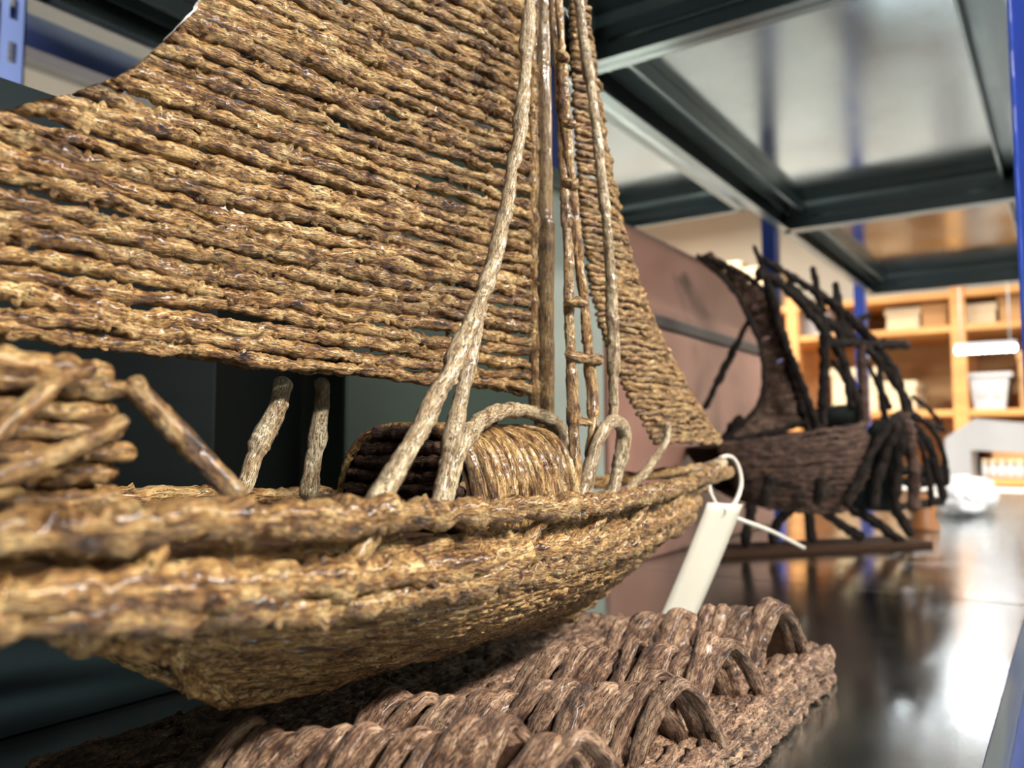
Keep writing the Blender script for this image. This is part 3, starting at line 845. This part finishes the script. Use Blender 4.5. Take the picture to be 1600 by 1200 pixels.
st2('boom', [(1128, 690), (1170, 684), (1220, 672), (1268, 655)], 0.004)
# masts, spars
st2('mast', [(1176, 384), (1184, 402), (1198, 440), (1222, 520), (1245, 600), (1268, 700)], 0.0062, taper=([0, .12, .3, 1], [0.6, 0.7, 1.1, 0.9]))
st2('mast_knot', [(1180, 425), (1192, 430)], 0.011, ds=0.002)
st2('mast', [(1238, 555, X2 + .03), (1262, 630, X2 + .03), (1288, 706, X2 + .03)], 0.0055)
st2('spar', [(1188, 404), (1240, 435), (1300, 474), (1352, 520), (1392, 575), (1415, 625), (1428, 665)], 0.0068, taper=([0, .4, 1], [0.7, 1.1, 0.9]))
st2('spar', [(1200, 428), (1250, 470), (1290, 520), (1320, 570), (1340, 630), (1350, 690)], 0.0062)
st2('spar', [(1230, 440), (1290, 500), (1350, 540), (1400, 600), (1420, 650)], 0.0062)
st2('rigging', [(1268, 416), (1276, 450), (1286, 490)], 0.005)
st2('rigging', [(1305, 440), (1312, 480), (1318, 530)], 0.005)
st2('rigging', [(1290, 495), (1288, 560), (1284, 640)], 0.0068)
st2('rigging', [(1308, 500), (1318, 560), (1330, 640)], 0.0050)
st2('rigging', [(1285, 520), (1340, 500), (1362, 490)], 0.004)
st2('rigging', [(1300, 560), (1330, 610), (1350, 660)], 0.004)
st2('rigging', [(1318, 500), (1352, 560), (1392, 640)], 0.004)
st2('rigging', [(1422, 640), (1448, 660), (1478, 672)], 0.0045)
st2('rigging', [(1424, 618), (1452, 640), (1474, 664)], 0.0035)
st2('rigging', [(1180, 480, X2 - .04), (1160, 520, X2 - .04), (1130, 580, X2 - .04), (1100, 640, X2 - .04)], 0.0045)
st2('rigging', [(1158, 650, X2 - .02), (1130, 688, X2 - .02)], 0.007)
# deckhouse frame
st2('deckhouse_beam', [(1282, 536), (1350, 537), (1422, 540)], 0.0072, ref=(0, 0, 1))
st2('deckhouse_post', [(1288, 536), (1287, 600), (1286, 672)], 0.0062)
st2('deckhouse_post', [(1346, 536), (1348, 600), (1350, 672)], 0.0062, mat='clove_dark')
st2('deckhouse_post', [(1372, 538), (1376, 600), (1384, 660)], 0.0050)
q0, q1, q2, q3 = p2(1286, 668), p2(1348, 668), p2(1348, 630), p2(1286, 640)
lo_ = np.array([q0, q1, q2, q3])
dh = mesh_np('deckhouse', np.vstack([lo_, lo_ + np.array([-0.04, 0.03, 0])]), [(0, 1, 2, 3), (7, 6, 5, 4), (0, 4, 5, 1), (1, 5, 6, 2), (2, 6, 7, 3), (3, 7, 4, 0)], False)
link('deckhouse', dh, 'black', ship2)
# hull of strings
top2 = catmull([p2(x, y, X2 + .045 * s) for x, y, s in [(1118, 700, .4), (1170, 692, .8), (1230, 684, 1), (1290, 674, 1), (1325, 672, .9), (1352, 662, .7)]], 8)
bot2 = catmull([p2(x, y, X2 + .045 * s) for x, y, s in [(1150, 768, .1), (1185, 785, .4), (1230, 795, .5), (1285, 797, .5), (1315, 794, .4), (1342, 788, .3)]], 8)
n = len(top2)
nn = np.array([0.8, -0.6, 0])
shell = np.vstack([top2 - nn * 0.004, bot2 - nn * 0.004, bot2 - nn * 0.05, top2 - nn * 0.08])
Q = [(k * n + i, k * n + i + 1, ((k + 1) % 4) * n + i + 1, ((k + 1) % 4) * n + i) for k in range(4) for i in range(n - 1)]
hull2 = link('hull', mesh_np('hull', shell, Q), 'core', ship2)
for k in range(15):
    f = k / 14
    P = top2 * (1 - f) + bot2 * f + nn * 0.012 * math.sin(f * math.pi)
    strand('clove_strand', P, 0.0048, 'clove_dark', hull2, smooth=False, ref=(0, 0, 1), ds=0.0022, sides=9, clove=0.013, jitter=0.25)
for x0_, y0_, x1_, y1_ in ((1206, 742, 1190, 790), (1284, 744, 1276, 790)):
    st2('oar', [(x0_, y0_, X2 + .075), (x1_, y1_, X2 + .075)], 0.0075)
# stern castle: ribs fanning from a hub
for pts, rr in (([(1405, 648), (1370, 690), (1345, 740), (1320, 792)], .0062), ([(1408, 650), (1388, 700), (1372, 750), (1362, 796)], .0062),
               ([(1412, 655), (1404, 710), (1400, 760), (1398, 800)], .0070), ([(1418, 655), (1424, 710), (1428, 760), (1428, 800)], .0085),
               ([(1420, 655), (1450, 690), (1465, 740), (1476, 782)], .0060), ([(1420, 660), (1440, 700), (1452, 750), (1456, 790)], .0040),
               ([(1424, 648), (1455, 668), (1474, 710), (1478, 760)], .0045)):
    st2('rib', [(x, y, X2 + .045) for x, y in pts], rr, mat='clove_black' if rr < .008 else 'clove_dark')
fan = np.array([p2(x, y, X2 + .030) for x, y in [(1405, 655), (1360, 715), (1335, 790), (1400, 800), (1412, 700)]])
fan = np.vstack([fan, fan + np.array([-0.03, 0, 0])])
link('stern_panel', mesh_np('stern_panel', fan, [(0, 1, 2, 3), (5, 8, 7, 6), (0, 5, 6, 1), (1, 6, 7, 2), (2, 7, 8, 3), (3, 8, 9, 4), (4, 9, 5, 0)], False, None, [(0, 3, 4), (5, 9, 8)]), 'black', ship2)
for y in (736, 752):
    st2('stern_band', [(1400, y), (1440, y), (1476, y - 2)], 0.0085, ref=(0, 0, 1))
for y in (788,):
    st2('stern_band', [(1330, y), (1400, y + 4), (1474, y - 6)], 0.006, ref=(0, 0, 1))
st2('hub', [(1400, 652), (1424, 650)], 0.010, mat='clove_dark', ds=0.002)
st2('prow_curl', [(1348, 690), (1372, 672), (1402, 654)], 0.008, mat='clove_dark')
# stand: base plank, struts
b0 = at(1120, 868, Z=0.0); b1 = at(1432, 845, Z=0.0)
pl = thing('ship_stand', 'low dark wooden cradle holding the background ship', 'stand')
bp_ = box('base_plank', (-0.036, -0.175, 0.0), (0.036, 0.150, 0.008), 'core', pl, 0.002)
bp_.location = (P2O[0], P2O[1], 0); bp_.rotation_euler = (0, 0, math.atan2(-0.6, 0.8))
for pts in ([(1325, 790), (1365, 815), (1412, 848)], [(1285, 800), (1320, 822), (1348, 842)], [(1262, 795), (1266, 820), (1268, 848)], [(1240, 796), (1215, 815), (1205, 850)], [(1175, 785), (1168, 820), (1165, 856)], [(1395, 795), (1412, 815), (1424, 838)]):
    st2('strut', [(x, y, X2 + 0.02) for x, y in pts], 0.0065, parent=pl)
ft = thing('wooden_foot', 'small amber wooden foot under the dark ship stern', 'foot')
fp = at(1442, 828, Z=0.0)
def lathe(name, prof, mat, parent, c, n=20):
    V = []; 
    for r_, z_ in prof:
        for k in range(n): V.append((c[0] + r_ * math.cos(2 * math.pi * k / n), c[1] + r_ * math.sin(2 * math.pi * k / n), c[2] + z_))
    m = len(prof); Q = [(i * n + k, i * n + (k + 1) % n, (i + 1) * n + (k + 1) % n, (i + 1) * n + k) for i in range(m - 1) for k in range(n)]
    return link(name, mesh_np(name, V, Q), mat, parent)
lathe('turned_block', [(0.0, 0), (0.024, 0), (0.026, 0.006), (0.018, 0.020), (0.022, 0.040), (0.016, 0.055), (0.0, 0.056)], 'amber', ft, fp)

# ================================================================== PLASTIC WRAP
def crumple(name, label, c, size, seed, mat='wrap', group=None):
    bm = bmesh.new()
    bmesh.ops.create_icosphere(bm, subdivisions=4, radius=1.0)
    rng = np.random.default_rng(seed)
    dirs = rng.normal(size=(26, 3)); dirs /= np.linalg.norm(dirs, axis=1)[:, None]
    for v in bm.verts:
        p = np.array(v.co)
        d = dirs @ p
        r_ = 0.72 + 0.35 * np.max(d ** 3) - 0.22 * np.clip(np.sort(d)[-2], 0, 1) ** 5
        q = p * r_ * size
        v.co = (q[0], q[1], max(q[2], -size[2] * 0.72))
    me = bpy.data.meshes.new(name); bm.to_mesh(me); bm.free()
    o = link(name, me, mat); o.location = c
    return tag(o, label, 'plastic wrap')
c = at(1505, 800, Z=0.0)
crumple('plastic_wrap', 'crumpled milky plastic wrap lying on the far shelf', (c[0], c[1], 0.032), np.array([0.07, 0.16, 0.045]), 3)

# ================================================================== PINE SHELVING AT THE FAR WALL
YB = 3.95
pine = thing('pine_shelving', 'orange pine shelving unit against the far wall', 'shelving')
def pb(x, y, Y=YB): return at(x, y, Y=Y)
zs_top = pb(1500, 440)[2]
ux = [pb(x, 600)[0] for x in (1050, 1240, 1500, 1700)]
for x in [ux[0] - 0.9] + ux:
    box('upright', (x - 0.028, YB, FZ), (x + 0.028, YB + 0.06, zs_top), 'wood', pine, 0.003)
    box('upright', (x - 0.028, YB + 0.50, FZ), (x + 0.028, YB + 0.56, zs_top), 'wood', pine, 0.003)
zs = [pb(1500, y)[2] for y in (458, 512, 645, 752)] + [-0.45, -0.9]
for z in zs:
    box('shelf_board', (ux[0] - 0.95, YB + 0.004, z - 0.014), (ux[3] + 0.1, YB + 0.55, z + 0.014), 'wood', pine, 0.003)
box('back_board', (ux[0] - 0.95, YB + 0.562, FZ), (ux[3] + 0.1, YB + 0.58, zs_top), 'wood_back', pine)
cab = thing('reflector_cabinet', 'pale grey cabinet with doors added under the pine shelving as a reflector for the steel', 'cabinet')  # unseen cabinet, added so the shelf steel reflects pale grey
box('carcass', (ux[0] - 0.95, YB - 0.16, FZ), (ux[3] + 0.1, YB - 0.012, zs[3] - 0.02), 'pale', cab, 0.004)
for k in range(6):
    xa = ux[0] - 0.94 + k * (ux[3] - ux[0] + 1.03) / 6; xb = xa + (ux[3] - ux[0] + 1.03) / 6 - 0.008
    dr = box('door', (xa, YB - 0.18, FZ + 0.08), (xb, YB - 0.161, zs[3] - 0.03), 'pale', cab, 0.004)
    tube('handle', [(xb - 0.05, YB - 0.19, zs[3] - 0.25), (xb - 0.05, YB - 0.19, zs[3] - 0.12)], 0.006, 'grey', dr, sides=8, smooth=False)
def far_box(x0p, x1p, z, h, mat, label, name='carton', cat='box', dep=0.35, y=YB + 0.08, group=None):
    a, b = pb(x0p, 600, y)[0], pb(x1p, 600, y)[0]
    o = thing(name, label, cat, group)
    box('body', (a, y, z), (b, y + dep, z + h), mat, o, 0.006)
    box('lid', (a - 0.006, y - 0.006, z + h - 0.03), (b + 0.006, y + dep, z + h + 0.006), mat, o, 0.004)
    return o
z458, z512, z645, z752 = [z + 0.0145 for z in zs[:4]]
far_box(1388, 1440, z512, 0.10, 'cream', 'wide cream carton on the upper pine shelf left of the upright', dep=0.4)
far_box(1444, 1484, z512, 0.11, 'card', 'brown carton on the upper pine shelf beside the upright', dep=0.4)
far_box(1512, 1560, z512, 0.09, 'cream', 'cream carton on the upper pine shelf right of the upright')
far_box(1566, 1640, z512, 0.12, 'card', 'brown carton at the right end of the upper pine shelf')
far_box(1592, 1660, z645, 0.24, 'card', 'large brown carton on the middle pine shelf at right')
far_box(1380, 1430, z645, 0.13, 'cream', 'cream carton on the middle pine shelf behind the dark ship')
far_box(1300, 1370, z645, 0.20, 'cream', 'tall cream carton on the middle pine shelf behind the spars')
far_box(1545, 1640, z752 - 0.02 + 0.02, 0.16, 'card', 'brown drawer carton on the lower pine shelf')
far_box(1240, 1300, z512, 0.12, 'white', 'white carton on the upper pine shelf behind the mast')
far_box(1080, 1160, z458, 0.26, 'cream', 'big cream carton on the top pine shelf at left', dep=0.4)
far_box(1165, 1215, z458, 0.22, 'cream', 'narrow cream carton on the top pine shelf')
# tote with two hand holes
tote = thing('plastic_tote', 'white plastic tote with two hand holes on the pine shelf', 'tote')
ta, tb_ = pb(1512, 560, YB + 0.03), pb(1578, 618, YB + 0.03)
extrude_profile('body', [(ta[0] + .02, z645), (tb_[0] - .02, z645), (tb_[0], z645 + .15), (ta[0], z645 + .15)], 'Y', YB + 0.03, YB + 0.38, 'white', tote)
box('rim', (ta[0] - .012, YB + 0.02, z645 + .135), (tb_[0] + .012, YB + 0.39, z645 + .155), 'white', tote, 0.004)
w_ = tb_[0] - ta[0]
for f in (0.22, 0.60):
    box('hand_hole', (ta[0] + f * w_, YB + 0.024, z645 + .05), (ta[0] + (f + .2) * w_, YB + 0.034, z645 + .085), 'grey', tote, 0.003)
# small row of bottles/jars on the lower shelf
for k in range(7):
    c = pb(1508 + k * 14, 700, YB + 0.06); j = thing('small_jar', ['first', 'second', 'third', 'fourth', 'fifth', 'sixth', 'seventh'][k] + ' small white jar from the pine upright on the lower shelf', 'jar', 'row of small jars on the pine shelf')
    lathe('body', [(0, 0), (0.017, 0), (0.019, 0.01), (0.019, 0.045), (0.012, 0.055), (0.012, 0.062), (0, 0.062)], 'white', j, (c[0], c[1], z752))
    lathe('cap', [(0, 0.0625), (0.015, 0.0625), (0.015, 0.078), (0, 0.079)], 'cream', j, (c[0], c[1], z752))
# padded white cover draped on a post at the right
cv = thing('padded_cover', 'white padded cover draped over a stand before the pine shelving', 'cover')
pc = pb(1560, 680, 3.2)
extrude_profile('drape', [(pc[0] - .17, -0.62), (pc[0] - .08, -0.62), (pc[0] - .075, pc[2] - .05), (pc[0] + .14, pc[2] - .06), (pc[0] + .15, pc[2] + .03), (pc[0] - .06, pc[2] + .055), (pc[0] - .15, pc[2] - .01)], 'Y', 3.1, 3.35, 'white', cv)
box('leg', (pc[0] - .14, 3.15, FZ), (pc[0] - .11, 3.3, -0.62), 'wood', cv)

# ================================================================== LAMP FIXTURES
LBL = ['ceiling batten lamp above the aisle nearest the ship', 'ceiling batten lamp above the middle of the aisle', 'ceiling batten lamp at the far end of the aisle',
       'ceiling batten lamp over the aisle behind the racks', 'ceiling batten lamp far behind the racks', 'tiny cold pendant lamp beyond the end of the rack', 'short cold pendant lamp beyond the end of the rack']
for (lx, ly, lz, ll, la, lw, lc), lb in zip(LAMPS, LBL):
    o = thing('batten_lamp', lb, 'lamp')
    hx, hy = (ll / 2, 0.04) if la == 'X' else (0.04, ll / 2)
    box('housing', (lx - hx, ly - hy, lz + 0.0), (lx + hx, ly + hy, lz + 0.04), 'lamp_body', o, 0.005)
    box('diffuser', (lx - hx * .97, ly - hy * .9, lz - 0.028), (lx + hx * .97, ly + hy * .9, lz), 'lamp_cold' if la == 'X' else 'lamp_glow', o, 0.006)
    for s in (-0.6, 0.6):
        px_, py_ = (lx + s * hx, ly) if la == 'X' else (lx, ly + s * hy)
        tube('hanger', [(px_, py_, lz + 0.04), (px_, py_, CZ)], 0.004, 'lamp_body', o, sides=6, smooth=False, ds=0.2)
# toothed LED strip seen before the pine shelving
sa, sb = at(1492, 545, Y=3.6), at(1588, 540, Y=3.6)
led = thing('led_strip', 'bright white strip of small lights hung before the pine shelving', 'lamp')
box('rail', (sa[0], 3.6, sa[2] + 0.006), (sb[0], 3.63, sa[2] + 0.02), 'lamp_body', led)
for k in range(9):
    f = (k + 0.5) / 9
    x = sa[0] * (1 - f) + sb[0] * f
    lathe('bulb', [(0, -0.022), (0.010, -0.018), (0.014, -0.006), (0.012, 0.004), (0.006, 0.007)], 'lamp_cold', led, (x, 3.615, sa[2]))
for f in (0.1, 0.9):
    x = sa[0] * (1 - f) + sb[0] * f
    tube('hanger', [(x, 3.615, sa[2] + 0.02), (x, 3.615, CZ)], 0.003, 'lamp_body', led, sides=6, smooth=False, ds=0.2)

# ================================================================== every Empty stands at the base of its thing
from mathutils import Matrix
bpy.context.view_layer.update()
def below(o):
    out = []
    for ch in o.children: out += [ch] + below(ch)
    return out
for e in [o for o in COL.objects if o.type == 'EMPTY' and o.parent is None]:
    pts = [c.matrix_world @ Vector(k) for c in below(e) for k in c.bound_box]
    lo = [min(p[i] for p in pts) for i in range(3)]; hi = [max(p[i] for p in pts) for i in range(3)]
    base = Vector(((lo[0] + hi[0]) / 2, (lo[1] + hi[1]) / 2, lo[2]))
    e.location = base
    for ch in e.children: ch.matrix_parent_inverse = Matrix.Translation(-base)
